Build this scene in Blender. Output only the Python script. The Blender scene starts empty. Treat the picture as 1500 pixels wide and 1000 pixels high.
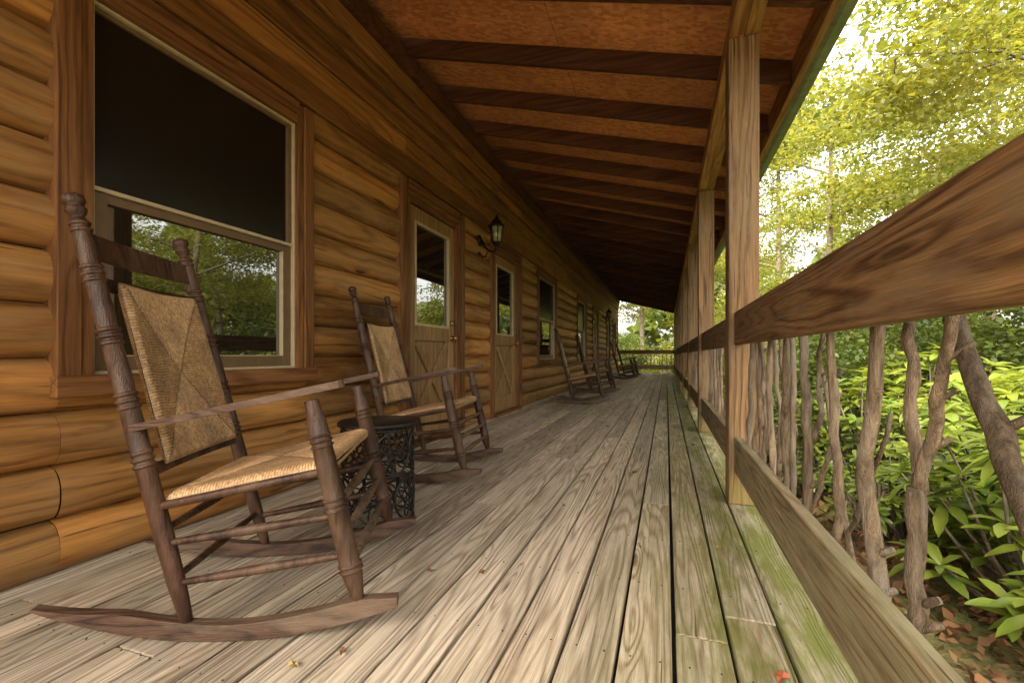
import bpy, math, random
import numpy as np
from mathutils import Vector, Matrix
random.seed(4); rng=np.random.default_rng(7)
S=bpy.context.scene
R=math.radians
S.view_settings.view_transform='Standard'; S.view_settings.look='None'; S.view_settings.exposure=0

# ------------------------------------------------------------ node helpers
def newmat(name):
    m=bpy.data.materials.new(name); m.use_nodes=True
    nt=m.node_tree; b=nt.nodes['Principled BSDF']; return m,nt,b
def nd(nt,t,**kw):
    n=nt.nodes.new(t)
    for k,v in kw.items(): setattr(n,k,v)
    return n
def math_(nt,op,a,b=None,clamp=False):
    n=nd(nt,'ShaderNodeMath',operation=op,use_clamp=clamp)
    for i,x in enumerate((a,b)):
        if x is None: continue
        if isinstance(x,(int,float)): n.inputs[i].default_value=x
        else: nt.links.new(x,n.inputs[i])
    return n.outputs[0]
def vmath(nt,op,a,b):
    n=nd(nt,'ShaderNodeVectorMath',operation=op)
    for i,x in enumerate((a,b)):
        if isinstance(x,(tuple,list)): n.inputs[i].default_value=x
        else: nt.links.new(x,n.inputs[i])
    return n.outputs[0]
def noise(nt,vec,scale,detail=3,rough=.55,dist=0,out=0):
    n=nd(nt,'ShaderNodeTexNoise'); nt.links.new(vec,n.inputs['Vector'])
    n.inputs['Scale'].default_value=scale; n.inputs['Detail'].default_value=detail
    n.inputs['Roughness'].default_value=rough; n.inputs['Distortion'].default_value=dist
    return n.outputs[out]
def ramp(nt,fac,p0,p1,v0=0.,v1=1.):
    n=nd(nt,'ShaderNodeMapRange',clamp=True); nt.links.new(fac,n.inputs[0])
    n.inputs[1].default_value=p0;n.inputs[2].default_value=p1;n.inputs[3].default_value=v0;n.inputs[4].default_value=v1
    return n.outputs[0]
def mixc(nt,fac,a,b,mode='MIX'):
    n=nd(nt,'ShaderNodeMix',data_type='RGBA',blend_type=mode)
    for i,x in ((0,fac),(6,a),(7,b)):
        if isinstance(x,(int,float)): n.inputs[i].default_value=x
        elif isinstance(x,(tuple,list)): n.inputs[i].default_value=(*x[:3],1)
        else: nt.links.new(x,n.inputs[i])
    return n.outputs[2]
def gray(nt,v):
    n=nd(nt,'ShaderNodeCombineColor')
    for i in range(3): nt.links.new(v,n.inputs[i])
    return n.outputs[0]

def wood(name,light,dark,axis='Y',rings=16,cross=6,along=.55,rough=.6,bump=.25,vary=.35,knots=.6,moss=0,blotch=.35,gdist=.0015,spec=.3,wear=None,wearamt=.75,streak=.4,rgain=.62,kscale=.28,mosslow=None,warp=.02,rexp=2.2,checks=0,hue=None):
    m,nt,b=newmat(name)
    tc=nd(nt,'ShaderNodeTexCoord'); geo=nd(nt,'ShaderNodeNewGeometry')
    rnd=geo.outputs['Random Per Island']
    off=nd(nt,'ShaderNodeCombineXYZ')
    nt.links.new(math_(nt,'MULTIPLY',rnd,37.),off.inputs[0]); nt.links.new(math_(nt,'MULTIPLY',rnd,91.),off.inputs[1]); nt.links.new(math_(nt,'MULTIPLY',rnd,53.),off.inputs[2])
    wn=noise(nt,vmath(nt,'ADD',tc.outputs['Object'],off.outputs[0]),3.2,1,.5,0,1)
    ob=vmath(nt,'ADD',tc.outputs['Object'],vmath(nt,'MULTIPLY',vmath(nt,'SUBTRACT',wn,(.5,.5,.5)),(warp,warp,warp)))
    def sc(c,a):
        v=[c,c,c]; v['XYZ'.index(axis)]=a; return tuple(v)
    def coords(c,a): return vmath(nt,'ADD',vmath(nt,'MULTIPLY',ob,sc(c,a)),off.outputs[0])
    base=coords(cross,along)
    n1=noise(nt,base,1,1,.5)
    field=n1
    kd=None
    if knots:
        kv=nd(nt,'ShaderNodeTexVoronoi'); nt.links.new(coords(cross*.9,cross*kscale),kv.inputs['Vector']); kv.inputs['Scale'].default_value=1
        kd=kv.outputs['Distance']
        field=math_(nt,'ADD',n1,ramp(nt,kd,.0,.24,.13,0))
    s=math_(nt,'SINE',math_(nt,'MULTIPLY',field,rings*6.283))
    g=ramp(nt,s,-.6,1.,0,1); g=math_(nt,'POWER',g,rexp)
    fine=noise(nt,coords(cross*34,along*14),1,2,.65)
    grain=math_(nt,'ADD',math_(nt,'MULTIPLY',g,rgain),ramp(nt,fine,.32,.72,0,.5),clamp=True)
    col=mixc(nt,grain,light,dark)
    if hue: col=mixc(nt,ramp(nt,math_(nt,'FRACT',math_(nt,'MULTIPLY',rnd,7.3)),0,1,0,.8),col,mixc(nt,grain,hue,tuple(c*.5 for c in hue)))
    stn=noise(nt,coords(cross*6,along*3),1,3,.7)
    col=mixc(nt,1.,col,gray(nt,ramp(nt,stn,.35,.72,1+streak*.3,1-streak)),'MULTIPLY')
    bl=noise(nt,coords(cross*.25,along*1.2),1,3,.6)
    col=mixc(nt,1.,col,gray(nt,ramp(nt,bl,.25,.75,1-blotch,1+blotch*.5)),'MULTIPLY')
    col=mixc(nt,1.,col,gray(nt,ramp(nt,rnd,0,1,1-vary,1+vary*.5)),'MULTIPLY')
    if wear:
        w=noise(nt,vmath(nt,'MULTIPLY',tc.outputs['Object'],sc(9,2.2)),1,4,.75)
        col=mixc(nt,ramp(nt,w,.45,.66,0,wearamt),col,wear)
    if checks:
        ck=noise(nt,coords(cross*11,along*3.2),1,1,.5)
        col=mixc(nt,ramp(nt,ck,.69,.74,0,checks),col,tuple(c*.2 for c in dark))
    if knots:
        k=ramp(nt,kd,.04,.085,knots,0)
        col=mixc(nt,k,col,tuple(c*.25 for c in dark))
    if moss:
        sx=nd(nt,'ShaderNodeSeparateXYZ'); nt.links.new(tc.outputs['Object'],sx.inputs[0])
        mn=noise(nt,vmath(nt,'MULTIPLY',tc.outputs['Object'],(9,2.2,9)),1,5,.75)
        if mosslow: mx=ramp(nt,sx.outputs[2],mosslow,mosslow-.12,0,1)
        else: mx=ramp(nt,sx.outputs[0],-.35,.25,0,1)
        mf=math_(nt,'MULTIPLY',ramp(nt,mn,.38,.58,.2,1),mx)
        col=mixc(nt,math_(nt,'MULTIPLY',mf,moss),col,(.13,.145,.02))
        st=noise(nt,vmath(nt,'MULTIPLY',tc.outputs['Object'],(6,1.6,4)),1,5,.75)
        col=mixc(nt,ramp(nt,st,.52,.70,0,.5),col,(.18,.115,.06))
    nt.links.new(col,b.inputs['Base Color'])
    nt.links.new(ramp(nt,fine,.3,.7,rough-.08,rough+.12),b.inputs['Roughness'])
    b.inputs['Specular IOR Level'].default_value=spec
    bp=nd(nt,'ShaderNodeBump'); bp.inputs['Strength'].default_value=bump; bp.inputs['Distance'].default_value=gdist*3
    nt.links.new(math_(nt,'SUBTRACT',1.,grain),bp.inputs['Height']); nt.links.new(bp.outputs[0],b.inputs['Normal'])
    return m
def plain(name,col,rough=.5,metal=0,spec=.5,nscale=20,var=.25,bump=0):
    m,nt,b=newmat(name); tc=nd(nt,'ShaderNodeTexCoord')
    n=noise(nt,tc.outputs['Object'],nscale,3)
    c=mixc(nt,1.,col,gray(nt,ramp(nt,n,.3,.7,1-var,1+var)),'MULTIPLY')
    nt.links.new(c,b.inputs['Base Color']); b.inputs['Roughness'].default_value=rough
    b.inputs['Metallic'].default_value=metal; b.inputs['Specular IOR Level'].default_value=spec
    if bump:
        bp=nd(nt,'ShaderNodeBump'); bp.inputs['Strength'].default_value=bump; bp.inputs['Distance'].default_value=.003
        nt.links.new(n,bp.inputs['Height']); nt.links.new(bp.outputs[0],b.inputs['Normal'])
    return m
def leafmat(name,ca,cb,cc,trans=.45,rough=.45,nsc=.8,spec=.4):
    m,nt,b=newmat(name); tc=nd(nt,'ShaderNodeTexCoord'); geo=nd(nt,'ShaderNodeNewGeometry')
    r=geo.outputs['Random Per Island']
    col=mixc(nt,r,ca,cb)
    n=noise(nt,tc.outputs['Object'],nsc,1)
    col=mixc(nt,ramp(nt,n,.38,.62,0,.8),col,cc)
    nt.links.new(col,b.inputs['Base Color']); b.inputs['Roughness'].default_value=rough; b.inputs['Specular IOR Level'].default_value=spec
    t=nd(nt,'ShaderNodeBsdfTranslucent'); nt.links.new(mixc(nt,1.,col,(1.7,1.5,.8),'MULTIPLY'),t.inputs[0])
    mx=nd(nt,'ShaderNodeMixShader'); mx.inputs[0].default_value=trans
    nt.links.new(b.outputs[0],mx.inputs[1]); nt.links.new(t.outputs[0],mx.inputs[2])
    nt.links.new(mx.outputs[0],nt.nodes['Material Output'].inputs[0]); return m

M={}
M['deck']=wood('deck_wood',(.66,.55,.41),(.27,.195,.125),'Y',rings=19,cross=9,along=.40,rough=.65,bump=.8,vary=.34,knots=.75,moss=.85,blotch=.25,spec=.12,streak=.36,rgain=.6,rexp=1.8,kscale=.13,checks=.9,hue=(.52,.45,.35),warp=.010)
M['log']=wood('log_stain',(.54,.25,.062),(.24,.092,.021),'Y',rings=8,cross=5,along=.4,rough=.45,bump=.25,vary=.42,knots=.95,blotch=.4,spec=.3,wear=(.30,.175,.075),wearamt=.65,streak=.38,kscale=.24,checks=.7,hue=(.40,.21,.07),warp=.035)
M['frieze']=wood('frieze_stain',(.42,.18,.044),(.20,.076,.018),'Y',rings=8,cross=6,along=.45,rough=.48,bump=.15,vary=.45,knots=.85,blotch=.35,spec=.25,streak=.4,hue=(.32,.155,.05),warp=.03)
M['trimV']=wood('trim_wood_upright',(.24,.105,.036),(.11,.043,.015),'Z',rings=8,rough=.5,bump=.15,vary=.2,knots=.4,spec=.25)
M['trimH']=wood('trim_wood_level',(.24,.105,.036),(.11,.043,.015),'Y',rings=8,rough=.5,bump=.15,vary=.2,knots=.4,spec=.25)
M['post']=wood('post_wood',(.31,.185,.085),(.11,.056,.024),'Z',rings=11,cross=9,along=.4,rough=.65,bump=.5,vary=.2,knots=.6,wear=(.20,.145,.085),streak=.5,moss=.5,mosslow=.22,checks=.9,kscale=.1,spec=.2)
M['rail']=wood('rail_wood',(.30,.165,.068),(.10,.046,.018),'Y',rings=12,cross=9,along=.6,rough=.6,bump=.5,vary=.15,knots=.8,wear=(.19,.125,.068),streak=.5,rgain=.75,kscale=.1,checks=.8,spec=.18,warp=.012)
M['lowrail']=wood('low_rail_wood',(.40,.30,.19),(.15,.09,.05),'Y',rings=12,cross=9,along=.6,rough=.65,bump=.6,vary=.15,knots=.7,wear=(.32,.275,.195),streak=.5,moss=.3,mosslow=.5,kscale=.1,checks=.9,spec=.15,warp=.012)
M['beam']=wood('beam_wood',(.48,.25,.085),(.24,.10,.03),'Y',rings=10,rough=.6,bump=.2,vary=.2)
M['rafter']=wood('rafter_wood',(.145,.052,.020),(.065,.022,.009),'X',rings=9,along=.4,rough=.6,bump=.2,vary=.3,knots=.3)
M['door']=wood('door_wood',(.38,.22,.10),(.22,.12,.05),'Z',rings=8,rough=.45,bump=.1,vary=.2,knots=.2)
M['chair']=wood('chair_wood',(.075,.032,.017),(.024,.010,.006),'Z',rings=6,cross=9,along=2,rough=.40,bump=.5,vary=.3,knots=0,wear=(.13,.078,.045),wearamt=.55,spec=.3,warp=.03,checks=.6)
M['chairX']=wood('chair_wood_worn',(.24,.16,.095),(.06,.034,.02),'X',rings=8,cross=14,along=2,rough=.55,bump=.4,vary=.35,knots=0,wear=(.055,.03,.017),wearamt=.85,spec=.22)
M['chairR']=wood('chair_rocker_wood',(.10,.052,.03),(.03,.015,.009),'X',rings=8,cross=12,along=1.5,rough=.5,bump=.4,vary=.2,knots=0,wear=(.17,.12,.08),wearamt=.5,spec=.25)
M['bark']=wood('laurel_bark',(.40,.29,.185),(.13,.082,.05),'Z',rings=4,cross=22,along=4,rough=.85,bump=1.,vary=.45,knots=0,wear=(.36,.31,.24),gdist=.003,rgain=.35,streak=.6,warp=.05,spec=.15)
M['trunk']=plain('tree_bark',(.13,.10,.07),.9,nscale=9,var=.5,bump=.8)
M['black']=plain('black_iron',(.022,.022,.02),.4,.6,.5)
M['gutter']=plain('gutter_green',(.16,.18,.11),.4,.2,.5)
M['vinyl']=plain('window_vinyl',(.42,.34,.21),.4,var=.1)
M['tanframe']=plain('window_sash',(.13,.075,.035),.5,var=.15)
M['dark']=plain('unlit_space',(.010,.008,.006),.9)
M['shingle']=plain('roof_shingle',(.06,.05,.045),.9,nscale=60,bump=.5)
M['brass']=plain('old_brass',(.35,.24,.08),.35,.9)
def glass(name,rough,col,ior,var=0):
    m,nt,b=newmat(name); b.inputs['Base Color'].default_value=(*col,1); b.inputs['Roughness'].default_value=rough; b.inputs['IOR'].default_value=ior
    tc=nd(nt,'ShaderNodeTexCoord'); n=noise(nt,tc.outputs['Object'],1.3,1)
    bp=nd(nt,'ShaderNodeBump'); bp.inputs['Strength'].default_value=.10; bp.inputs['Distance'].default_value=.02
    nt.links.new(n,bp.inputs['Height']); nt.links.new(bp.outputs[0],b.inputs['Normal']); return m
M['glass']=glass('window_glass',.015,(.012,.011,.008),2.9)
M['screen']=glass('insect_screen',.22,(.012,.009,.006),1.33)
M['lampglass']=plain('lantern_glass',(.30,.30,.18),.15,0,.8)
# OSB
m,nt,b=newmat('osb_roof'); tc=nd(nt,'ShaderNodeTexCoord'); v=nd(nt,'ShaderNodeTexVoronoi'); v.inputs['Scale'].default_value=26
nt.links.new(vmath(nt,'MULTIPLY',tc.outputs['Object'],(1,1.7,1)),v.inputs['Vector'])
sp=nd(nt,'ShaderNodeSeparateColor'); nt.links.new(v.outputs['Color'],sp.inputs[0])
c=mixc(nt,sp.outputs[0],(.46,.155,.048),(.72,.31,.11)); n=noise(nt,tc.outputs['Object'],1.5,4)
c=mixc(nt,1.,c,gray(nt,ramp(nt,n,.3,.7,.7,1.15)),'MULTIPLY'); nt.links.new(c,b.inputs['Base Color']); b.inputs['Roughness'].default_value=.7; M['osb']=m
# rush
m,nt,b=newmat('woven_rush'); tc=nd(nt,'ShaderNodeTexCoord'); 
n=noise(nt,tc.outputs['Object'],90,2); n2=noise(nt,tc.outputs['Object'],9,2); n3=noise(nt,tc.outputs['Object'],400,1)
c=mixc(nt,ramp(nt,n,.3,.7),(.54,.34,.165),(.26,.145,.065)); c=mixc(nt,1.,c,gray(nt,ramp(nt,n2,.3,.7,.65,1.15)),'MULTIPLY')
at=nd(nt,'ShaderNodeAttribute',attribute_name='ridge'); c=mixc(nt,ramp(nt,at.outputs['Fac'],0,.7,.93,0),c,(.045,.022,.010))
nt.links.new(c,b.inputs['Base Color']); b.inputs['Roughness'].default_value=.6
bp=nd(nt,'ShaderNodeBump'); bp.inputs['Strength'].default_value=.4; bp.inputs['Distance'].default_value=.001; nt.links.new(n3,bp.inputs['Height']); nt.links.new(bp.outputs[0],b.inputs['Normal'])
M['rush']=m
M['leafA']=leafmat('leaf_yellow_green',(.17,.195,.034),(.075,.11,.018),(.20,.20,.036),.5)
M['leafB']=leafmat('leaf_green',(.08,.115,.022),(.035,.062,.012),(.12,.14,.025),.42)
M['rhodo']=leafmat('rhododendron_leaf',(.16,.225,.03),(.045,.09,.016),(.20,.24,.035),.38,.28,4,.6)
M['litter']=leafmat('dead_leaf',(.20,.10,.045),(.10,.05,.025),(.26,.15,.07),.15,.8,2,.2)
m,nt,b=newmat('forest_ground'); tc=nd(nt,'ShaderNodeTexCoord')
n=noise(nt,tc.outputs['Object'],.35,5); n2=noise(nt,tc.outputs['Object'],14,5,.7)
c=mixc(nt,ramp(nt,n2,.35,.65),(.09,.05,.028),(.22,.13,.07)); c2=mixc(nt,ramp(nt,n2,.35,.65),(.06,.09,.018),(.16,.17,.035))
c=mixc(nt,ramp(nt,n,.42,.58),c,c2); nt.links.new(c,b.inputs['Base Color']); b.inputs['Roughness'].default_value=.95
bp=nd(nt,'ShaderNodeBump'); bp.inputs['Distance'].default_value=.04; nt.links.new(n2,bp.inputs['Height']); nt.links.new(bp.outputs[0],b.inputs['Normal']); M['ground']=m

# ------------------------------------------------------------ mesh helpers
def empty(name,loc=(0,0,0)):
    e=bpy.data.objects.new(name,None); e.location=loc; S.collection.objects.link(e); e.empty_display_size=.1; return e
class MB:
    def __init__(s): s.v=[];s.f=[];s.m=[];s.sm=[]
    def add(s,vs,fs,mi=0,smooth=False):
        o=len(s.v); s.v+= [tuple(p) for p in vs]
        for f in fs: s.f.append(tuple(i+o for i in f)); s.m.append(mi); s.sm.append(smooth)
    def box(s,x0,x1,y0,y1,z0,z1,mi=0):
        vs=[(x,y,z) for z in (z0,z1) for y in (y0,y1) for x in (x0,x1)]
        s.add(vs,[(0,2,3,1),(4,5,7,6),(0,1,5,4),(2,6,7,3),(0,4,6,2),(1,3,7,5)],mi)
    def beam(s,p0,p1,w,h,mi=0,up=(0,0,1)):
        p0=Vector(p0);p1=Vector(p1);d=(p1-p0).normalized();u=Vector(up);r=d.cross(u).normalized();u=r.cross(d)
        vs=[]
        for p in (p0,p1):
            for a,b in ((-1,-1),(1,-1),(1,1),(-1,1)): vs.append(p+r*a*w/2+u*b*h/2)
        s.add(vs,[(0,3,2,1),(4,5,6,7),(0,1,5,4),(1,2,6,5),(2,3,7,6),(3,0,4,7)],mi)
    def lathe(s,p0,p1,prof,mi=0,n=14):
        p0=Vector(p0);p1=Vector(p1);d=(p1-p0); L=d.length; d.normalize()
        a=d.orthogonal().normalized(); b=d.cross(a); vs=[];fs=[]
        for t,r in prof:
            for k in range(n):
                an=2*math.pi*k/n; vs.append(p0+d*L*t+(a*math.cos(an)+b*math.sin(an))*r)
        for i in range(len(prof)-1):
            for k in range(n): fs.append((i*n+k,i*n+(k+1)%n,(i+1)*n+(k+1)%n,(i+1)*n+k))
        fs.append(tuple(range(n-1,-1,-1))); fs.append(tuple((len(prof)-1)*n+k for k in range(n)))
        s.add(vs,fs,mi,True)
    def tube(s,pts,rad,mi=0,n=8):
        pts=[Vector(p) for p in pts]; vs=[];fs=[]
        ref=Vector((.3,.2,.93))
        for i,p in enumerate(pts):
            d=(pts[min(i+1,len(pts)-1)]-pts[max(i-1,0)]).normalized()
            a=d.cross(ref); a=a.normalized() if a.length>.05 else d.orthogonal().normalized(); b=d.cross(a)
            for k in range(n):
                an=2*math.pi*k/n; vs.append(p+(a*math.cos(an)+b*math.sin(an))*rad[i])
        for i in range(len(pts)-1):
            for k in range(n): fs.append((i*n+k,i*n+(k+1)%n,(i+1)*n+(k+1)%n,(i+1)*n+k))
        fs.append(tuple(range(n-1,-1,-1))); fs.append(tuple((len(pts)-1)*n+k for k in range(n)))
        s.add(vs,fs,mi,True)
    def prism(s,poly,axis_vec,mi=0,smooth=False):
        n=len(poly); a=Vector(axis_vec); vs=[Vector(p) for p in poly]+[Vector(p)+a for p in poly]
        fs=[tuple(range(n-1,-1,-1)),tuple(range(n,2*n))]+[(i,(i+1)%n,n+(i+1)%n,n+i) for i in range(n)]
        s.add(vs,fs,mi,smooth)
    def mesh(s,name,mats):
        me=bpy.data.meshes.new(name); me.from_pydata(s.v,[],s.f)
        for m in mats: me.materials.append(M[m])
        me.polygons.foreach_set('material_index',s.m); me.polygons.foreach_set('use_smooth',s.sm)
        import bmesh
        bm=bmesh.new(); bm.from_mesh(me); bmesh.ops.recalc_face_normals(bm,faces=bm.faces); bm.to_mesh(me); bm.free()
        me.update(); return me
    def obj(s,name,mats,parent=None,bevel=0,seg=2):
        o=bpy.data.objects.new(name,s.mesh(name,mats)); S.collection.objects.link(o)
        if parent: o.parent=parent
        if bevel:
            b=o.modifiers.new('b','BEVEL'); b.width=bevel; b.segments=seg; b.limit_method='ANGLE'; b.angle_limit=R(40)
        return o
def npmesh(name,V,Q,mi,mats,smooth=False):
    me=bpy.data.meshes.new(name); nv=len(V);nq=len(Q)
    me.vertices.add(nv); me.vertices.foreach_set('co',np.asarray(V,dtype=np.float32).ravel())
    me.loops.add(nq*4); me.loops.foreach_set('vertex_index',np.asarray(Q,dtype=np.int32).ravel())
    me.polygons.add(nq); me.polygons.foreach_set('loop_start',np.arange(0,nq*4,4,dtype=np.int32))
    me.polygons.foreach_set('loop_total',np.full(nq,4,dtype=np.int32))
    me.polygons.foreach_set('material_index',np.asarray(mi,dtype=np.int32))
    if smooth is not False: me.polygons.foreach_set('use_smooth',np.asarray(smooth if not isinstance(smooth,bool) else np.full(nq,True)))
    for m in mats: me.materials.append(M[m])
    me.update(calc_edges=True); me.validate(); return me
def link(name,me,loc=(0,0,0),rot=0,scale=1,parent=None):
    o=bpy.data.objects.new(name,me); S.collection.objects.link(o); o.location=loc; o.rotation_euler=(0,0,rot)
    o.scale=(scale,)*3 if isinstance(scale,(int,float)) else scale
    if parent: o.parent=parent
    return o

# ------------------------------------------------------------ porch geometry
WX=-2.05; YE=20.75; YB=-2.0
cabin=empty('log_cabin')
def rz(x): return 3.18-.274*(x+2.0)     # underside of rafters
OP=[(1.0,2.23,.66,2.25,'win'),(3.2,4.42,0,2.25,'door'),(5.2,6.45,0,2.25,'door'),(7.35,8.75,.66,2.25,'win'),
    (10.9,12.3,.66,2.25,'win'),(13.4,14.6,0,2.25,'door'),(16.6,17.8,0,2.25,'door'),(18.6,19.8,.66,2.25,'win')]
lg=MB(); E=.195
def log_profile(i):
    z0=i*E-.01; pts=[]
    n=16
    for k in range(n+1):
        t=k/n; x=WX-.062+.070*(max(0,1-abs(2*t-1)**2.3))**.5
        pts.append((x,z0+t*E))
    return pts
def log_piece(y0,y1,i,lo=-9,hi=9):
    pr=[p for p in log_profile(i) if lo<=p[1]<=hi]
    full=log_profile(i)
    def at(z):
        for a,b in zip(full,full[1:]):
            if a[1]<=z<=b[1]: return (a[0]+(b[0]-a[0])*(z-a[1])/(b[1]-a[1]),z)
    if full[0][1]<lo<full[-1][1]: pr=[at(lo)]+pr
    if full[0][1]<hi<full[-1][1]: pr=pr+[at(hi)]
    if len(pr)<2 or y1-y0<.01: return
    n=max(1,int((y1-y0)/.3)); vs=[];fs=[]; L=len(pr); ph=random.uniform(0,6); dx=random.uniform(-.003,.003)
    for j in range(n+1):
        y=y0+(y1-y0)*j/n
        for x,z in pr: vs.append((x+dx+.0025*math.sin(ph+y*2.1),y,z+.002*math.sin(ph*2+y*1.7)))
    for j in range(n):
        for k in range(L-1): fs.append((j*L+k,(j+1)*L+k,(j+1)*L+k+1,j*L+k+1))
    lg.add(vs,fs,0,True)
for i in range(0,12):
    zc0=i*E-.01; zc1=zc0+E
    if zc0>2.27: break
    cuts=[YB]+[c for o in OP for c in (o[0]+.02,o[1]-.02)]+[YE]
    for a,b_ in zip(cuts,cuts[1:]):
        mid=(a+b_)/2; op=[o for o in OP if o[0]<mid<o[1]]
        if op:
            o=op[0]
            if zc0<o[2]: log_piece(a,b_,i,-9,o[2]+.02)
        else:
            ys=[a]; 
            while b_-ys[-1]>3.2: ys.append(ys[-1]+random.uniform(1.4,3.0))
            ys.append(b_)
            for p,q in zip(ys,ys[1:]): log_piece(p+.0015,q-.0015,i)
lg.obj('log_siding',['log'],cabin)
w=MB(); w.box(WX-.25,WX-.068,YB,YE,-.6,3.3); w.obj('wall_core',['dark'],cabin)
w=MB(); w.box(-8,WX-.02,YE+.002,YE+.08,-.6,3.2); w.box(-8,WX-.3,YB-.08,YB-.002,-.6,3.2); w.obj('end_walls',['log'],cabin)
w=MB(); w.box(WX-.06,WX+.015,YE-.08,YE+.1,-.1,3.1); w.obj('corner_board',['trimV'],cabin)
fr=MB()
def split(y0,y1,lo,hi):
    ys=[y0]
    while y1-ys[-1]>hi: ys.append(ys[-1]+random.uniform(lo,hi))
    ys.append(y1); return list(zip(ys,ys[1:]))
rows=[(2.262,2.42,.040),(2.426,2.60,.012),(2.606,2.775,.012),(2.783,2.90,.045),(2.906,3.06,.065)]
for z0,z1,px in rows:
    for a,b_ in split(YB,YE,2.0,4.2):
        vs=[(WX-.06,z0),(WX+px-.006,z0),(WX+px,z0+.006),(WX+px,z1-.014),(WX+px-.014,z1),(WX-.06,z1)]
        fr.prism([(x,a+.001,z) for x,z in vs],(0,b_-a-.002,0))
fr.obj('frieze_boards',['frieze'],cabin,bevel=.002)
led=MB()
for a,b_ in split(YB,YE,3,5): led.box(WX-.05,WX+.10,a,b_-.002,3.064,3.2)
led.obj('ledger_board',['rafter'],cabin,bevel=.003)
tv=MB(); th=MB(); vin=MB(); sash=MB(); gl=MB(); dr=MB(); hw=MB()
XO=WX+.028
for (y0,y1,z0,z1,k) in OP:
    tw=.115
    zb=z0 if k=='win' else 0.0
    tv.box(WX-.07,XO,y0,y0+tw*.62,zb,z1-.002); tv.box(WX-.07,XO,y1-tw*.62,y1,zb,z1-.002)
    tv.box(WX-.07,XO-.012,y0+tw*.62+.002,y0+tw,zb,z1-.003); tv.box(WX-.07,XO-.012,y1-tw,y1-tw*.62-.002,zb,z1-.003)
    th.box(WX-.07,XO+.003,y0+tw+.001,y1-tw-.001,z1-.07,z1)
    th.box(WX-.07,XO-.010,y0+tw+.001,y1-tw-.001,z1-.12,z1-.072)
    ya,yb=y0+tw,y1-tw; zt=z1-.12
    if k=='win':
        th.box(WX-.07,XO+.02,y0-.012,y1+.012,z0-.03,z0+.045)
        za=z0+.046
        f=.013; X0,X1=WX-.06,WX-.004
        vin.box(X0,X1,ya+.001,ya+f,za,zt-.001); vin.box(X0,X1,yb-f,yb-.001,za,zt-.001)
        vin.box(X0,X1-.001,ya+f,yb-f,za,za+f); vin.box(X0,X1-.001,ya+f,yb-f,zt-f,zt-.001)
        zm=za+(zt-za)*.5
        vin.box(X0,X1-.006,ya+f,yb-f,zm-.008,zm+.008)
        s=.03; Xs=WX-.020
        for (a,b2,c,d) in ((ya+f,ya+f+s*.3,zm+.013,zt-f),(yb-f-s,yb-f,zm+.013,zt-f)): sash.box(X0,Xs,a,b2,c,d)
        sash.box(X0,Xs-.001,ya+f+s*.3,yb-f-s,zt-f-s*.6,zt-f)
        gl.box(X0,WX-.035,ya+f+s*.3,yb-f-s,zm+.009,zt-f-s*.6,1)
        s=.055; Xs=WX-.026
        sash.box(X0,Xs,ya+f,ya+f+s,za+f,zm-.009); sash.box(X0,Xs,yb-f-s,yb-f,za+f,zm-.009)
        sash.box(X0,Xs-.001,ya+f+s,yb-f-s,za+f,za+f+s); sash.box(X0,Xs-.001,ya+f+s,yb-f-s,zm-.045,zm-.009)
        bd=.006; Xb=Xs+.002
        vin.box(X0,Xb,yb-f-s-bd,yb-f-s-.0005,za+f+s+.001,zm-.046); vin.box(X0,Xb,ya+f+s+.0005,yb-f-s-bd,za+f+s+.0005,za+f+s+bd)
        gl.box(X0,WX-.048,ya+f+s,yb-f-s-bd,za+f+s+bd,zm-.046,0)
    else:
        th.box(WX-.07,WX+.06,ya,yb,.002,.035)
        j=.05
        tv.box(WX-.065,WX+.005,ya+.001,ya+j,.036,zt-.001); tv.box(WX-.065,WX+.005,yb-j,yb-.001,.036,zt-.001)
        th.box(WX-.065,WX+.004,ya+j,yb-j,zt-j,zt-.001)
        a,b2,c,d=ya+j+.004,yb-j-.004,.04,zt-j-.004
        X0,X1=WX-.065,WX-.022; st=.12
        dr.box(X0,X1,a,a+st,c,d); dr.box(X0,X1,b2-st,b2,c,d)
        zr=.98
        dr.box(X0,X1-.001,a+st,b2-st,c,c+.2); dr.box(X0,X1-.001,a+st,b2-st,zr-.07,zr+.07); dr.box(X0,X1-.001,a+st,b2-st,d-.13,d)
        dr.box(X0,X1-.022,a+st,b2-st,c+.2,zr-.07)
        dr.beam((X1-.012,a+st+.02,c+.21),(X1-.012,b2-st-.02,zr-.08),.07,.018,0,up=(1,0,0))
        dr.beam((X1-.010,a+st+.02,zr-.08),(X1-.010,b2-st-.02,c+.21),.07,.018,0,up=(1,0,0))
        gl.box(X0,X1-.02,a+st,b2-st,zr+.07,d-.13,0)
        bd=.014
        vin.box(X1-.019,X1+.006,a+st-.01,a+st+bd,zr+.06,d-.12); vin.box(X1-.019,X1+.006,b2-st-bd,b2-st+.01,zr+.06,d-.12)
        vin.box(X1-.018,X1+.005,a+st+bd,b2-st-bd,zr+.06,zr+.07+bd); vin.box(X1-.018,X1+.005,a+st+bd,b2-st-bd,d-.13-bd,d-.12)
        ky=b2-.06
        hw.lathe((X1,ky,.95),(X1+.065,ky,.95),[(0,.030),(.12,.030),(.14,.012),(.45,.012),(.55,.026),(.85,.028),(1,.012)],0)
        hw.lathe((X1,ky,1.10),(X1+.02,ky,1.10),[(0,.028),(.8,.028),(1,.02)],0)
tv.obj('upright_trim',['trimV'],cabin,bevel=.003); th.obj('level_trim',['trimH'],cabin,bevel=.003)
vin.obj('window_frames',['vinyl'],cabin,bevel=.0015); sash.obj('window_sashes',['tanframe'],cabin,bevel=.002)
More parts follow.
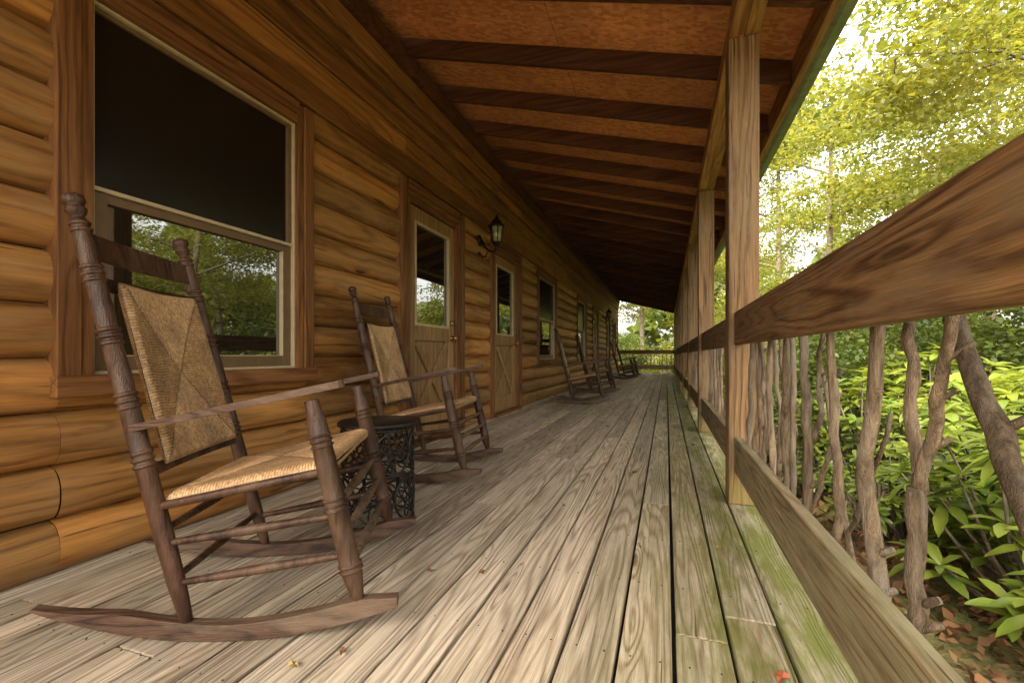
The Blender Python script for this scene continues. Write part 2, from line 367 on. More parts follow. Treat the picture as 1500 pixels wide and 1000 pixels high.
gl.obj('window_panes',['glass','screen'],cabin); dr.obj('cross_buck_doors',['door'],cabin,bevel=.004); hw.obj('door_knobs',['brass'],cabin)

# roof
rf=MB(); y=2.50-.665*6
while y<YE+.2:
    xa,xb=WX+.02,.72
    yy=y+random.uniform(-.01,.01)
    vs=[(xa,yy,rz(xa)),(xb,yy,rz(xb)),(xb,yy,rz(xb)+.14),(xa,yy,rz(xa)+.14)]
    rf.prism(vs,(0,.038,0)); y+=.665
rf.obj('rafters',['rafter'],cabin,bevel=.003)
ro=MB()
def slab(xa,xb,o0,o1,ya,yb,mi): 
    ro.prism([(xa,ya,rz(xa)+o0),(xb,ya,rz(xb)+o0),(xb,ya,rz(xb)+o1),(xa,ya,rz(xa)+o1)],(0,yb-ya,0),mi)
yy=YB
xsplit=-.72
while yy<YE+.25:
    ye=min(yy+2.44,YE+.3)
    slab(WX-.1,xsplit,.142,.158,yy,ye-.004,0); slab(xsplit+.004,.76,.142,.158,yy,ye-.004,0); yy=ye
slab(-6.5,.80,.162,.19,YB-.1,YE+.35,1)
ro.add([(-6.5,YB-.1,rz(-6.5)+.19),(-6.5,YE+.35,rz(-6.5)+.19),(-11,YE+.35,1.2),(-11,YB-.1,1.2)],[(0,1,2,3)],1)
ro.obj('roof_deck',['osb','shingle'],cabin)
g=MB()
g.box(.722,.76,YB,YE+.3,rz(.74)-.03,rz(.74)+.135)
g.obj('fascia_board',['beam'],cabin,bevel=.003)
g=MB(); zf=rz(.8)+.03
pr=[(.763,zf+.11),(.763,zf-.01),(.80,zf-.02),(.85,zf-.012),(.872,zf+.05),(.885,zf+.11),(.877,zf+.11),(.864,zf+.052),(.845,zf-.004),(.80,zf-.010),(.771,zf-.002),(.771,zf+.11)]
g.prism([(x,YB,z) for x,z in pr],(0,YE+.3-YB,0)); g.obj('gutter',['gutter'],cabin)
PX0,PX1=.31,.455; PY=[2.626+2.345*i for i in range(-1,8)]
PY=[p for p in PY if p<YE-.2]+[YE-.2]
bm_=MB()
for a,b_ in zip([YB]+PY[1::2],PY[1::2]+[YE]): bm_.box(PX0+.002,.382,a+.001,b_-.001,2.44,rz(.38)+.02); 
for a,b_ in zip([YB]+PY[::2],PY[::2]+[YE]): bm_.box(.384,PX1-.002,a+.001,b_-.001,2.441,rz(.45)+.02)
bm_.obj('porch_beam',['beam'],cabin,bevel=.003)
ps=MB()
for p in PY: ps.box(PX0,PX1,p,p+.145,0.001,2.438)
ps.obj('porch_posts',['post'],cabin,bevel=.006)

# deck
dk=MB(); nl=MB(); pit=.1425; x0=.025-15*pit
deck=empty('porch_deck')
for k in range(-1,19):
    xa=x0+k*pit; xb=xa+pit-.009
    if xa>.5: break
    xa=max(xa,WX-.06)
    st=[YB,1.355] if abs(xa-.025)<.01 else [YB+random.uniform(.5,3)]
    if st[0]>YB: st=[YB]+st
    while YE-st[-1]>3.6: st.append(st[-1]+random.choice([2.44,3.05,3.66])+random.uniform(-.3,.3))
    st.append(YE)
    for a,b_ in zip(st,st[1:]):
        dz=random.uniform(-.003,.001); sk=random.uniform(-.002,.002)
        dk.box(xa+random.uniform(0,.002),xb+sk,a+.002,b_-.002,-.032+dz,dz)
        for jy in np.arange(math.ceil(a/.406)*.406,b_,.406):
            for nx in (xa+.03,xb-.03):
                if jy<7: nl.lathe((nx+random.uniform(-.004,.004),jy+random.uniform(-.006,.006),dz-.002),(nx,jy,dz+.0006),[(0,.0024),(1,.0024)],0,8)
dk.obj('deck_boards',['deck'],deck,bevel=.004)
nl.obj('deck_nails',['black'],deck)
d=MB(); d.box(WX-.1,.56,YB,YE,-.25,-.036); d.obj('under_deck_shade',['dark'],deck)  # solid near-black slab: shade below the board gaps put into its colour
d=MB(); d.box(.562,.598,YB,YE,-.25,-.036); d.obj('rim_joist',['rail'],deck)

# railing
rl=MB(); rl2=MB(); rail=empty('porch_railing')
for a,b_ in zip([YB]+[p+.145 for p in PY],PY+[YE]):
    if b_-a<.3: continue
    jt=random.uniform(-.004,.004)
    rl.box(.336,.374,a+.001,b_-.001,.83+jt,1.0+jt)
    rl2.box(.336,.374,a+.001,b_-.001,.17+jt,.35+jt)
rl.box(WX+.05,PX0,YE-.12,YE-.08,.83,1.0); rl2.box(WX+.05,PX0,YE-.12,YE-.08,.17,.35)
rl.obj('top_rails',['rail'],rail,bevel=.006,seg=3); rl2.obj('bottom_rails',['lowrail'],rail,bevel=.007,seg=3)
br=MB()
def branch(y0,z0,y1,z1,r0,r1,x=.40,wob=.02,n=13,dx=0):
    pts=[];rad=[]
    ph=random.uniform(0,6); ph2=random.uniform(0,6)
    for i in range(n):
        t=i/(n-1); e=math.sin(math.pi*t)
        pts.append((x+dx*t+wob*.5*math.sin(ph2+4.*t)*e+.006*random.uniform(-1,1)*e, y0+(y1-y0)*t+wob*(math.sin(ph+6*t)+.5*math.sin(ph2+13*t))*e+random.uniform(-.2,.2)*wob*e, z0+(z1-z0)*t))
        rad.append((r0+(r1-r0)*t)*(1+random.uniform(-.13,.15)))
    br.tube(pts,rad,0,10)
    for _ in range(random.randint(1,3)):
        q=pts[random.randint(2,n-3)]; a=random.uniform(0,6.28); L=random.uniform(.02,.045)
        br.tube([q,(q[0]+abs(math.cos(a))*L,q[1]+math.sin(a)*L,q[2]+L*.8)],[r0*.5,r0*.38],0,6)
    return pts
NB=[(2.47,2.44,.013),(2.38,2.33,.010),(2.28,2.26,.013),(2.13,2.22,.011),(2.05,1.98,.014),(1.90,1.98,.009),(1.80,1.77,.014),(1.66,1.74,.010),(1.57,1.60,.014),(1.36,1.32,.012),(1.10,1.07,.016)]
for yb,yt,r in NB:
    p=branch(yb,.10,yt,.93,r,r*.8,x=.374+r+.006,wob=.028)
    if random.random()<.7:
        q=p[random.randint(3,7)]; branch(q[1],q[2],q[1]+random.choice([-1,1])*random.uniform(.08,.22),.92,r*.6,r*.4,x=q[0]+.01,wob=.025)
branch(.945,.08,.935,.56,.015,.014,x=.395,wob=.008)
branch(.935,.55,.80,.93,.010,.008,x=.397,wob=.010); branch(.935,.55,.985,.93,.011,.008,x=.40,wob=.008)
branch(.66,.50,.93,.93,.014,.013,x=.415,wob=.007)
branch(.52,.06,.66,.52,.014,.014,x=.415,wob=.006)
branch(1.42,.12,1.12,.66,.007,.005,x=.43,wob=.02)
branch(2.15,.20,1.86,.80,.008,.005,x=.43,wob=.02); branch(1.75,.10,1.45,.65,.008,.006,x=.44,wob=.02)
branch(1.25,.10,1.62,.75,.008,.005,x=.445,wob=.02)
branch(.86,.10,.70,.02,.010,.007,x=.45,wob=.01,dx=.05)
for a,b_ in zip(PY[1:],PY[2:]):
    y=a+.22
    while y<b_-.05:
        r=random.uniform(.009,.015); yt=y+random.uniform(-.07,.07)
        p=branch(y,.1,yt,.93,r,r*.75,x=.374+r+.004,wob=.026,n=9)
        if random.random()<.5:
            q=p[3]; branch(q[1],q[2],q[1]+random.uniform(-.2,.2),.92,r*.6,r*.4,x=q[0]+.012,n=7)
        y+=random.uniform(.1,.2)
br.obj('branch_balusters',['bark'],rail)
br=MB(); x=WX+.15
while x<.25:
    br.tube([(x,YE-.06,.1),(x+random.uniform(-.04,.04),YE-.05,.5),(x+random.uniform(-.05,.05),YE-.06,.93)],[.016,.014,.012],0,7); x+=random.uniform(.12,.2)
br.obj('end_balusters',['bark'],rail)

# ------------------------------------------------------------ rocking chair
def bt(z): return -.10-.30*(z-.055)/1.16
def ring(t,r,w=.006,a=.004): return [(t-w,r),(t-w*.5,r+a),(t+w*.5,r+a),(t+w,r)]
def build_chair_meshes():
    c=MB()
    def rings(ts,r): 
        out=[]
        for t in ts: out+=ring(t,r,.005,.0045)
        return out
    for sgn in (-1,1):
        prof=[(0,.014),(.03,.017),(.10,.022),(.2,.0235)]+rings((.37,.385,.40),.0235)+[(.45,.025)]+rings((.505,.52,.535),.0235)+[(.58,.025)]+rings((.655,.67,.685),.023)+[(.74,.0245)]+rings((.80,.815,.83),.022)+[(.86,.023),(.90,.020)]+rings((.915,.93),.020)+[(.945,.014),(.953,.020),(.962,.025),(.972,.018),(.98,.026),(.993,.024),(1.0,.012)]
        c.lathe((bt(.055),sgn*.262,.045),(bt(1.215),sgn*.243,1.215),prof,0,18)
        prof=[(0,.010),(.04,.014),(.10,.0175),(.16,.024),(.20,.028)]+rings((.22,.245),.0285)+[(.3,.0275),(.42,.0285)]+rings((.50,.525,.55),.028)+[(.62,.029),(.72,.0285)]+rings((.79,.815,.84),.027)+[(.9,.026),(.95,.02),(1,.02)]
        c.lathe((.372,sgn*.300,.05),(.235,sgn*.297,.655),prof,0,18)
        n=26; top=[];bot=[]
        for i in range(n+1):
            t=-.50+.97*i/n; zb=.0+t*t/2.7
            f=(t+.50)/.97
            hgt=.050*min(1,(f*3.6+.12))*min(1,((1-f)*5+.5))*(1+.10*math.sin(f*9)) 
            yo=sgn*(.262+.085*(t+.1)*.95)
            bot.append((t,yo,zb)); top.append((t,yo,zb+hgt))
        w=.034; vs=[];fs=[]
        for i in range(n+1):
            for p in (bot[i],top[i]):
                vs.append((p[0],p[1]-w/2,p[2])); vs.append((p[0],p[1]+w/2,p[2]))
        for i in range(n):
            a=i*4;b2=a+4
            fs+=[(a,a+1,b2+1,b2),(a+2,b2+2,b2+3,a+3),(a,b2,b2+2,a+2),(a+1,a+3,b2+3,b2+1)]
        fs+=[(0,2,3,1),(n*4,n*4+1,n*4+3,n*4+2)]
        c.add(vs,fs,3)
        A=Vector((-.235,sgn*.262,.572)); B=Vector((.325,sgn*.312,.692)); d=(B-A); L=d.length; d.normalize(); side=Vector((0,1,0)); side=(side-d*side.dot(d)).normalized(); up=d.cross(side)*1
        if up.z<0: up=-up
        out=[(0,.016),(.1,.019),(.35,.024),(.6,.030),(.85,.035),(.95,.032),(.99,.022),(1.0,.010)]
        poly=[A+d*L*t+side*w2 for t,w2 in out]+[A+d*L*t-side*w2 for t,w2 in out[::-1]]
        c.prism(poly,up*.020,3)
        def P(post,z):
            if post=='b': return (bt(z),sgn*.260,z)
            t=(z-.05)/.605; return (.372-.137*t,sgn*.299,z)
        for zb,zf in ((.155,.225),(.265,.335)):
            c.lathe(P('b',zb),P('f',zf),[(0,.009),(.2,.011),(.5,.0135),(.8,.011),(1,.009)],0,10)
        c.lathe(P('b',.365),P('f',.46),[(0,.012),(1,.012)],0,10)
    for z in (.19,.275,.36):
        t=(z-.05)/.605; x=.372-.137*t
        c.lathe((x,-.299,z),(x,.299,z),[(0,.009),(.2,.012),(.5,.015),(.8,.012),(1,.009)],2,10)
    for z in (.17,.30):
        c.lathe((bt(z),-.26,z),(bt(z),.26,z),[(0,.009),(.5,.013),(1,.009)],0,10)
    def slat(z0,z1,bow,crown=0):
        n=12; vs=[];fs=[]
        for i in range(n+1):
            f=i/n; y=-.243+.486*f; e=math.sin(math.pi*f)
            for zz in (z0,z1+crown*e):
                for dxx in (-.007,.007): vs.append((bt(zz)-bow*e+dxx,y,zz))
        for i in range(n):
            a=i*4;b2=a+4; fs+=[(a,a+1,b2+1,b2),(a+2,b2+2,b2+3,a+3),(a,b2,b2+2,a+2),(a+1,a+3,b2+3,b2+1)]
        fs+=[(0,2,3,1),(n*4,n*4+1,n*4+3,n*4+2)]
        c.add(vs,fs,0)
    slat(1.045,1.115,.03,.008); slat(.955,.995,.022); slat(.445,.475,.012)
    frame=c.mesh('chair_frame',['chair','chairX','chairX','chairR'])
    def rush(P00,P10,P11,P01,T,name,bow=0):
        P=[np.array(p) for p in (P00,P10,P11,P01)]
        W=(np.linalg.norm(P[1]-P[0])+np.linalg.norm(P[2]-P[3]))/2; H=np.linalg.norm(P[3]-P[0])
        sw=.0085; na=int(W/sw)*6; nb=int(H/sw)*6
        a=np.linspace(0,1,na+1); b=np.linspace(0,1,nb+1); A,B=np.meshgrid(a,b,indexing='ij')
        wj=.0012*np.sin(B*31+A*4); Aj=A+wj/W*1.2; Bj=B+.0012*np.sin(A*27+B*5)/H*1.2
        da=np.minimum(A,1-A); db=np.minimum(B,1-B)
        ra=np.abs(np.sin(np.pi*Aj*int(W/sw))); rb=np.abs(np.sin(np.pi*Bj*int(H/sw)))
        side=da<db
        ridge=np.where(side,rb,ra)**.6
        d=np.minimum(da*W,db*H); e=np.clip(d/(T*.6),0,1)
        env=np.sqrt(1-(1-e)**2)
        diag=np.exp(-((da-db)/.02)**2)
        h=T/2*env*(.80)+ridge*.0032*np.clip(e+.35,0,1)-diag*.0030 + .0022*np.sin(7*A+3)*np.sin(5*B)
        pos=(P[0]*(1-A[...,None])+P[1]*A[...,None])*(1-B[...,None])+(P[3]*(1-A[...,None])+P[2]*A[...,None])*B[...,None]
        nrm=np.cross(P[1]-P[0],P[3]-P[0]); nrm=nrm/np.linalg.norm(nrm)
        if bow: pos=pos-nrm*(bow*np.sin(np.pi*A)*1.0)[...,None]
        ia=np.arange(na)[:,None]*(nb+1)+np.arange(nb)[None,:]
        q=np.stack([ia,ia+nb+1,ia+nb+2,ia+1],-1).reshape(-1,4)
        Vt=(pos+nrm*h[...,None]).reshape(-1,3); Vb=(pos-nrm*h[...,None]).reshape(-1,3)
        V=np.vstack([Vt,Vb]); Q=np.vstack([q,q[:,::-1]+len(Vt)])
        me=npmesh(name,V,Q,np.zeros(len(Q)),['rush'],True)
        at=me.attributes.new('ridge','FLOAT','POINT'); rr=np.concatenate([(ridge*(1-.6*diag)).ravel()]*2).astype(np.float32); at.data.foreach_set('value',rr)
        return me
    seat=rush((-.175,-.245,.372),(-.175,.245,.372),(.285,.305,.468),(.285,-.305,.468),.052,'rush_seat',bow=.0)
    back=rush((bt(.47)+.022,-.205,.47),(bt(.47)+.022,.205,.47),(bt(.985)+.018,.185,.985),(bt(.985)+.018,-.185,.985),.034,'rush_back',bow=.02)
    return frame,seat,back
CF,CS,CB=build_chair_meshes()
def chair(x,y,head,sc=1):
    e=empty('rocking_chair',(x,y,.001)); e.rotation_euler=(0,0,R(head)); e.scale=(sc,)*3
    o=link('frame',CF,parent=e); b=o.modifiers.new('b','BEVEL'); b.width=.004; b.segments=2; b.limit_method='ANGLE'; b.angle_limit=R(50)
    link('woven_seat',CS,parent=e); link('woven_back',CB,parent=e)
chair(-1.27,1.177,26)
chair(-1.54,2.72,8)
chair(-1.35,7.5,10); chair(-1.4,9.6,14); chair(-1.35,15.4,8); chair(-1.35,17.2,8)

# side table
tb=MB(); cx,cy,rad,H=-1.3,1.85,.165,.47
tab=empty('side_table',(cx,cy,0))
tb.lathe((0,0,H-.02),(0,0,H),[(0,.17),(.2,.185),(.8,.185),(1,.178)],0,40)
def torus(z,r,t=.006,n=40): 
    pts=[(r*math.cos(2*math.pi*k/n),r*math.sin(2*math.pi*k/n),z) for k in range(n+1)]; tb.tube(pts,[t]*(n+1),0,6)
for z in (.012,.235,.44): torus(z,rad)
for row,zc in enumerate((.124,.337)):
    for k in range(6):
        a0=2*math.pi*(k+.5*(row%2))/6
        ra_,rzz=.084,.098
        pts=[]
        for j in range(25):
            t=2*math.pi*j/24; aa=a0+ra_*math.cos(t)/rad; pts.append((rad*math.cos(aa),rad*math.sin(aa),zc+rzz*math.sin(t)))
        tb.tube(pts,[.0055]*25,0,5)
        for q in range(7):
            t=2*math.pi*q/7; pts=[]
            for j in range(11):
                s=2*math.pi*j/10; ly=.050+.036*math.cos(s); lx=.016*math.sin(s)
                uu=ly*math.cos(t)-lx*math.sin(t); vv=ly*math.sin(t)+lx*math.cos(t); aa=a0+uu/rad
                pts.append((rad*math.cos(aa),rad*math.sin(aa),zc+vv))
            tb.tube(pts,[.0042]*11,0,4)
tb.obj('iron_drum',['black'],tab)

def lantern(y,z):
    e=empty('wall_lantern',(WX+.0,y,z)); l=MB()
    l.lathe((0,0,.0),(.03,0,.0),[(0,.055),(.5,.055),(.8,.04),(1,.02)],0,20)
    l.lathe((0,0,-.13),(.015,0,-.13),[(0,.02),(1,.015)],0,12)
    l.tube([(.02,0,0),(.06,0,-.06),(.11,0,-.11),(.165,0,-.12),(.19,0,-.085),(.19,0,-.05)],[.014,.013,.012,.012,.013,.014],0,8)
    l.tube([(.01,0,-.13),(.04,0,-.17),(.08,0,-.16),(.09,0,-.12)],[.010,.009,.008,.008],0,8)
    c=.19
    l.lathe((c,0,-.07),(c,0,-.03),[(0,.012),(.4,.03),(.7,.05),(1,.052)],0,6)
    l.lathe((c,0,-.03),(c,0,.12),[(0,.044),(1,.066)],1,6)
    for k in range(6):
        a=2*math.pi*k/6+.0
        l.tube([(c+.047*math.cos(a),.047*math.sin(a),-.03),(c+.07*math.cos(a),.07*math.sin(a),.125)],[.005,.005],0,5)
    l.lathe((c,0,.12),(c,0,.25),[(0,.082),(.08,.086),(.16,.070),(.4,.055),(.55,.03),(.65,.026),(.7,.012),(.8,.016),(.9,.013),(1,.003)],0,12)
    l.obj('lantern_body',['black','lampglass'],e); e.scale=(1.15,)*3
lantern(4.86,2.10); lantern(15.6,2.08)

# ------------------------------------------------------------ vegetation
def leaves_np(C,size,droop=.0,aspect=.5):
    n=len(C); d=rng.normal(size=(n,3)); d[:,2]=d[:,2]*.55-droop; d/=np.linalg.norm(d,axis=1)[:,None]
    u=rng.normal(size=(n,3)); u[:,2]=np.abs(u[:,2])+.6; r=np.cross(d,u); r/=np.linalg.norm(r,axis=1)[:,None]+1e-9
    nn=np.cross(r,d)
    s=(size*rng.uniform(.65,1.3,n))[:,None]
    a=C; t=C+d*s; l=C+d*s*.45+r*s*aspect*.5+nn*s*.1; q=C+d*s*.45-r*s*aspect*.5+nn*s*.1
    V=np.stack([a,l,t,q],1).reshape(-1,3); Q=np.arange(n*4).reshape(-1,4); return V,Q
def tube_np(pts,rads,n=7):
    m=MB(); m.tube(pts,rads,0,n)
    V=np.array(m.v); Q=np.array([f for f in m.f if len(f)==4]); return V,Q
def make_tree(name,height,cr,cz0,nclus,lpc,lsize,mat,trunk_r,lean=(0,0),spread=.55,limbs=9,flat=1.):
    Vs=[];Qs=[];mi=[];o=0
    def put(V,Q,m):
        nonlocal o
        Vs.append(V);Qs.append(Q+o);mi.append(np.full(len(Q),m));o+=len(V)
    k=9; tp=[]
    for i in range(k):
        t=i/(k-1); tp.append((lean[0]*t*t+.06*math.sin(3*t+1)*height*.1, lean[1]*t*t+.05*math.sin(4*t)*height*.1, -.6+(height*.92+.6)*t))
    put(*tube_np(tp,[trunk_r*(1-.82*i/(k-1)) for i in range(k)],9),0)
    ends=[]
    for i in range(limbs):
        t=cz0/height+(1-cz0/height)*(i+.3)/limbs*.95
        j=min(int(t*(k-1)),k-2); f=t*(k-1)-j; b=Vector(tp[j]).lerp(Vector(tp[j+1]),f)
        an=i*2.4+random.uniform(-.4,.4); env=math.sin(math.pi*min(1,max(.12,(t-cz0/height)/(1-cz0/height)*.85+.14)))
        L=cr*env*random.uniform(.75,1.1)
        e=b+Vector((math.cos(an)*L,math.sin(an)*L,L*.35*random.uniform(.3,1.2)*flat)); md=b.lerp(e,.5)+Vector((0,0,L*.08))
        r=trunk_r*.38*(1-t*.5)
        put(*tube_np([b,b.lerp(md,.6),md,e],[r,r*.8,r*.55,r*.15],6),0)
        for s in range(4):
            c=b.lerp(e,random.uniform(.35,.95)); q=c+Vector((random.uniform(-1,1),random.uniform(-1,1),random.uniform(-.3,.6)*flat))*L*.42
            put(*tube_np([c,c.lerp(q,.5)+Vector((0,0,.05)),q],[r*.3,r*.2,r*.07],4),0); ends+=[q,c.lerp(q,.6)]
        ends+=[e,b.lerp(e,.75)]
    top=Vector(tp[-1]); ends+=[top]*2
    E=np.array([list(e) for e in ends]); idx=rng.integers(0,len(E),nclus)
    CC=E[idx]+rng.normal(size=(nclus,3))*cr*.13*np.array([1,1,.7*flat])
    rad=cr*.11*rng.uniform(.5,1.4,nclus)
    pts=(CC[:,None,:]+rng.normal(size=(nclus,lpc,3))*rad[:,None,None]*np.array([1,1,.35])).reshape(-1,3)
    V,Q=leaves_np(pts,lsize,.15); put(V,Q,1)
    Q=np.vstack(Qs); return npmesh(name,np.vstack(Vs),Q,np.concatenate(mi),['trunk',mat])
TA=make_tree('tree_a',9,2.8,2.2,190,95,.12,'leafA',.13)
TB_=make_tree('tree_b',12,3.4,4.0,200,95,.15,'leafA',.17,limbs=12)
TC=make_tree('tree_c',7.5,3.2,3.0,300,120,.085,'leafA',.10,limbs=11,flat=.6,lean=(-.9,.4))
GZ=-.55
for (me,x,y,r,s) in [(TC,4.9,6.4,0,1.0),(TC,7.2,9.2,2.4,1.0),(TA,3.8,13,1,.95),(TB_,8.5,16,2,1),(TB_,4.1,20,4,1.0),(TA,1.9,27,5,1.1),
    (TB_,-1.5,33,2.2,1.2),(TA,12,20,.4,1.3),(TA,9.5,2.5,4.1,.9),(TA,12,-3,1.,1.0),(TA,4.5,33,2.,1.4),(TB_,-5.5,31,.2,1.)]:
    link('tree',me,(x,y,GZ),r,s)
def make_shrub(name,rx,rz_,ncl,lpc,ls,mat):
    n=ncl; th=rng.uniform(0,2*np.pi,n); ph=np.arccos(rng.uniform(0,1,n)); rr=rng.uniform(.55,1.05,n)
    C=np.stack([rx*rr*np.sin(ph)*np.cos(th),rx*rr*np.sin(ph)*np.sin(th),rz_*rr*np.cos(ph)+.1],1)
    P=(C[:,None,:]+rng.normal(size=(n,lpc,3))*rx*.12).reshape(-1,3)
    V,Q=leaves_np(P,ls,.0); Vs=[V];Qs=[Q];mi=[np.ones(len(Q))];o=len(V)
    for i in range(10):
        c=C[i*3]; v,q=tube_np([(0,0,-.1),tuple(c*.5+np.array([0,0,.1])),tuple(c)],[.025,.018,.006],5); Vs.append(v);Qs.append(q+o);mi.append(np.zeros(len(q)));o+=len(v)
    return npmesh(name,np.vstack(Vs),np.vstack(Qs),np.concatenate(mi),['trunk',mat])
SA=make_shrub('shrub_a',1.1,1.7,130,65,.09,'leafB'); SB=make_shrub('shrub_b',1.2,1.5,130,65,.085,'leafA')
for i,(x,y,s) in enumerate([(2.2,7.5,1.0),(3.2,9.3,1.2),(1.9,10.8,1.1),(2.1,14,1.2),(1.9,17.5,1.3),(4.8,8.2,1.3),(5.4,5.2,1.2),(5.6,12.6,1.4),(.4,24,1.2),(-1.8,25,1.3),(2.6,22,1.5),(-4.2,26,1.5),(6.3,2.4,1.1),(7.5,-1.8,1.2),(8.8,6.5,1.5),(3.4,16,1.5),(6,18,1.7),(4.1,5.6,.9)]):
    link('shrub',SA if i%2 or i in(6,0) else SB,(x,y,GZ),i*1.3,s)
def make_rhodo(name,stems,R_,H,ll=.14):
    Vs=[];Qs=[];mi=[];o=0
    prof=[(0,.10),(.25,.75),(.6,1.0),(.85,.6),(1,.04)]
    for s in range(stems):
        an=random.uniform(0,6.28); rr=R_*math.sqrt(random.random()); tip=Vector((math.cos(an)*rr,math.sin(an)*rr,H*random.uniform(.3,1)*(1-.35*(rr/R_)**2)))
        base=Vector((math.cos(an)*rr*.3,math.sin(an)*rr*.3,-.05)); md=base.lerp(tip,.5)+Vector((random.uniform(-.08,.08),random.uniform(-.08,.08),.02))
        v,q=tube_np([base,md,tip],[.012,.009,.005],5); Vs.append(v);Qs.append(q+o);mi.append(np.zeros(len(q)));o+=len(v)
        out=Vector((math.cos(an),math.sin(an),0))*(.3*rr/R_)
        ax=(Vector((0,0,1))+out+Vector((random.uniform(-.25,.25),random.uniform(-.25,.25),0))).normalized()
        for tier in range(2):
            nl_=random.randint(6,8); c0=tip-ax*tier*.05
            for k in range(nl_):
                a2=2*math.pi*(k+.5*tier)/nl_+random.uniform(-.25,.25); p=ax.orthogonal().normalized(); q_=ax.cross(p); rad=(p*math.cos(a2)+q_*math.sin(a2))
                lift=random.uniform(.05,.9)-.3*tier; d=(rad+ax*lift).normalized(); sd=d.cross(ax).normalized(); up=sd.cross(d); L=ll*random.uniform(.6,1.15); Wd=L*.17
                vs=[]
                for t,w in prof:
                    cc=c0+d*L*t-Vector((0,0,1))*L*.30*t*t
                    vs+=[cc+sd*Wd*w+up*Wd*w*.3,cc,cc-sd*Wd*w+up*Wd*w*.3]
                qs=[]
                for i in range(4):
                    b=i*3; qs+=[(b,b+1,b+4,b+3),(b+1,b+2,b+5,b+4)]
                Vs.append(np.array([list(x) for x in vs]));Qs.append(np.array(qs)+o);mi.append(np.ones(8));o+=15
    mi=np.concatenate(mi)
    return npmesh(name,np.vstack(Vs),np.vstack(Qs),mi,['trunk','rhodo'],True)
RA=make_rhodo('rhodo_a',90,.70,1.2,.17); RB=make_rhodo('rhodo_b',65,.55,.95,.13)
for i,(x,y,s,k) in enumerate([(1.85,2.75,1.0,0),(2.3,3.9,1.05,0),(1.55,3.9,.8,1),(2.9,2.6,1.1,0),(1.9,5.2,1.0,0),(3.1,4.6,1.15,0),(1.8,1.85,.7,1),(1.4,6.4,.9,1),(2.9,6.4,1.2,0),(1.35,8.8,1,1),(4.1,3.6,1.2,0),(1.3,4.95,.6,1)]):
    link('rhododendron',RB if k else RA,(x,y,GZ),i*1.1,s)

hr=empty('ramp_handrail'); h=MB()
for (px,py) in ((3.05,4.1),(4.5,3.3)): h.box(px,px+.1,py,py+.1,GZ-.1,.93)
h.beam((2.85,4.28,.965),(5.2,2.98,.965),.14,.04); h.beam((2.9,4.22,.86),(5.2,2.94,.86),.04,.12)
h.obj('handrail_timber',['lowrail'],hr,bevel=.005)

n=22000; th=rng.uniform(R(-25),R(100),n)
r=rng.uniform(42,60,n); clump=np.sin(th*23)+np.sin(th*41+2)+np.sin(th*9)
zt=6+2.2*clump+ (r-38)*.15
z=GZ+zt*np.sqrt(rng.uniform(0.0,1,n))
P=np.stack([np.sin(th)*r,np.cos(th)*r,z],1); V,Q=leaves_np(P,1.1,0,.7)
link('distant_forest',npmesh('distant_forest',V,Q,np.zeros(len(Q)),['leafB']))
g=MB(); N=60; vs=[];fs=[]
def gx(i): t=(i/N-.5)*2; return math.copysign(abs(t)**3*400,t)
for i in range(N+1):
    for j in range(N+1):
        x,y=gx(i)+1,gx(j)+5; rr=math.hypot(x,y-8)
        vs.append((x,y,GZ+ (0 if rr<8 else .05*math.sin(x*.4)*math.cos(y*.3))))
for i in range(N):
    for j in range(N): a=i*(N+1)+j; fs.append((a,a+N+1,a+N+2,a+1))
g.add(vs,fs,0,True); g.obj('ground',['ground'])
n=16000; P=np.stack([rng.uniform(.62,4.5,n),rng.uniform(-.5,9,n),GZ+rng.uniform(.004,.05,n)],1); V,Q=leaves_np(P,.065,0,.6)
link('fallen_leaves',npmesh('fallen_leaves',V,Q,np.zeros(len(Q)),['litter']))
m,nt,b=newmat('red_leaf'); b.inputs['Base Color'].default_value=(.30,.075,.03,1); b.inputs['Roughness'].default_value=.6; M['redleaf']=m
m,nt,b=newmat('yellow_leaf'); b.inputs['Base Color'].default_value=(.28,.20,.05,1); b.inputs['Roughness'].default_value=.6; M['yelleaf']=m
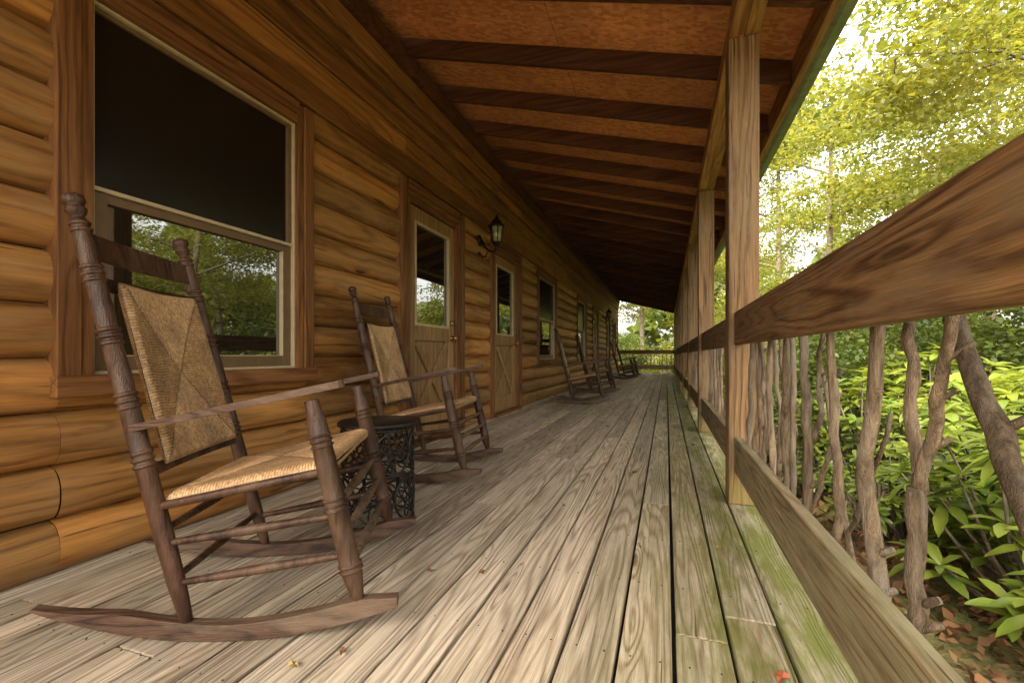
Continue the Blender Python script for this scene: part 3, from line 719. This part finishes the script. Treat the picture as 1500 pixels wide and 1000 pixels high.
def deckleaf(x,y,s,rot,mat,lobes=5):
    c=MB(); vs=[(0,0,.006)]; n=lobes*4
    for k in range(n):
        a=2*math.pi*k/n; rr=s*(.55+.45*abs(math.cos(lobes*a/2)))*(1 if lobes>2 else .7)
        vs.append((rr*math.cos(a),rr*math.sin(a)*.8,.003+.012*abs(math.sin(a*1.5+rot))))
    c.add(vs,[(0,1+k,1+(k+1)%n) for k in range(n)],0); c.tube([(0,0,.006),(-s*.8,.1*s,.012),(-s*1.4,.3*s,.02)],[.0012]*3,0,4)
    o=c.obj('fallen_leaf',[mat]); o.location=(x,y,.002); o.rotation_euler=(0,0,rot)
deckleaf(.262,1.24,.022,.5,'redleaf')
for x,y,s,mt in [(-.88,.90,.016,'yelleaf'),(-.80,.98,.014,'litter'),(-1.35,.86,.014,'yelleaf'),(-.62,1.5,.016,'litter'),(-.80,1.45,.02,'litter'),(-.2,3.1,.02,'litter'),(-.5,2.3,.015,'litter'),(.2,2.0,.012,'yelleaf'),(-.1,1.9,.012,'litter'),(-.95,2.0,.018,'yelleaf'),(.22,4.2,.02,'litter'),(-.6,5,.03,'litter')]:
    deckleaf(x,y,s,random.uniform(0,6),mt,random.choice([2,3,5]))

# ------------------------------------------------------------ light
w=bpy.data.worlds.new('World'); S.world=w; w.use_nodes=True; nt=w.node_tree
sky=nd(nt,'ShaderNodeTexSky',sky_type='NISHITA'); sky.sun_disc=False
el=R(50); sdir=Vector((-.30,-.95,0)).normalized()
sky.sun_elevation=el; sky.sun_rotation=math.atan2(sdir.x,sdir.y); sky.air_density=1.0; sky.dust_density=6; sky.ozone_density=.6
hs=nd(nt,'ShaderNodeHueSaturation'); hs.inputs['Saturation'].default_value=.3
nt.links.new(sky.outputs[0],hs.inputs['Color'])
wc=mixc(nt,1.,hs.outputs[0],(1.,.95,.85),'MULTIPLY')
bg=nt.nodes['Background']; nt.links.new(wc,bg.inputs[0]); bg.inputs[1].default_value=1.2
sl=bpy.data.lights.new('sun','SUN'); sl.energy=5; sl.angle=R(4); sl.color=(1,.91,.74); so=bpy.data.objects.new('sun',sl); S.collection.objects.link(so)
tow=Vector((sdir.x*math.cos(el),sdir.y*math.cos(el),math.sin(el))); so.rotation_euler=tow.to_track_quat('Z','Y').to_euler(); so.location=tow*30
cd=bpy.data.cameras.new('camera'); co=bpy.data.objects.new('camera',cd); S.collection.objects.link(co)
co.location=(0,0,.78); co.rotation_euler=(R(90),0,R(18.72)); cd.lens=16; cd.sensor_width=36; cd.shift_y=.0133; cd.clip_start=.02; cd.clip_end=1500
S.camera=co
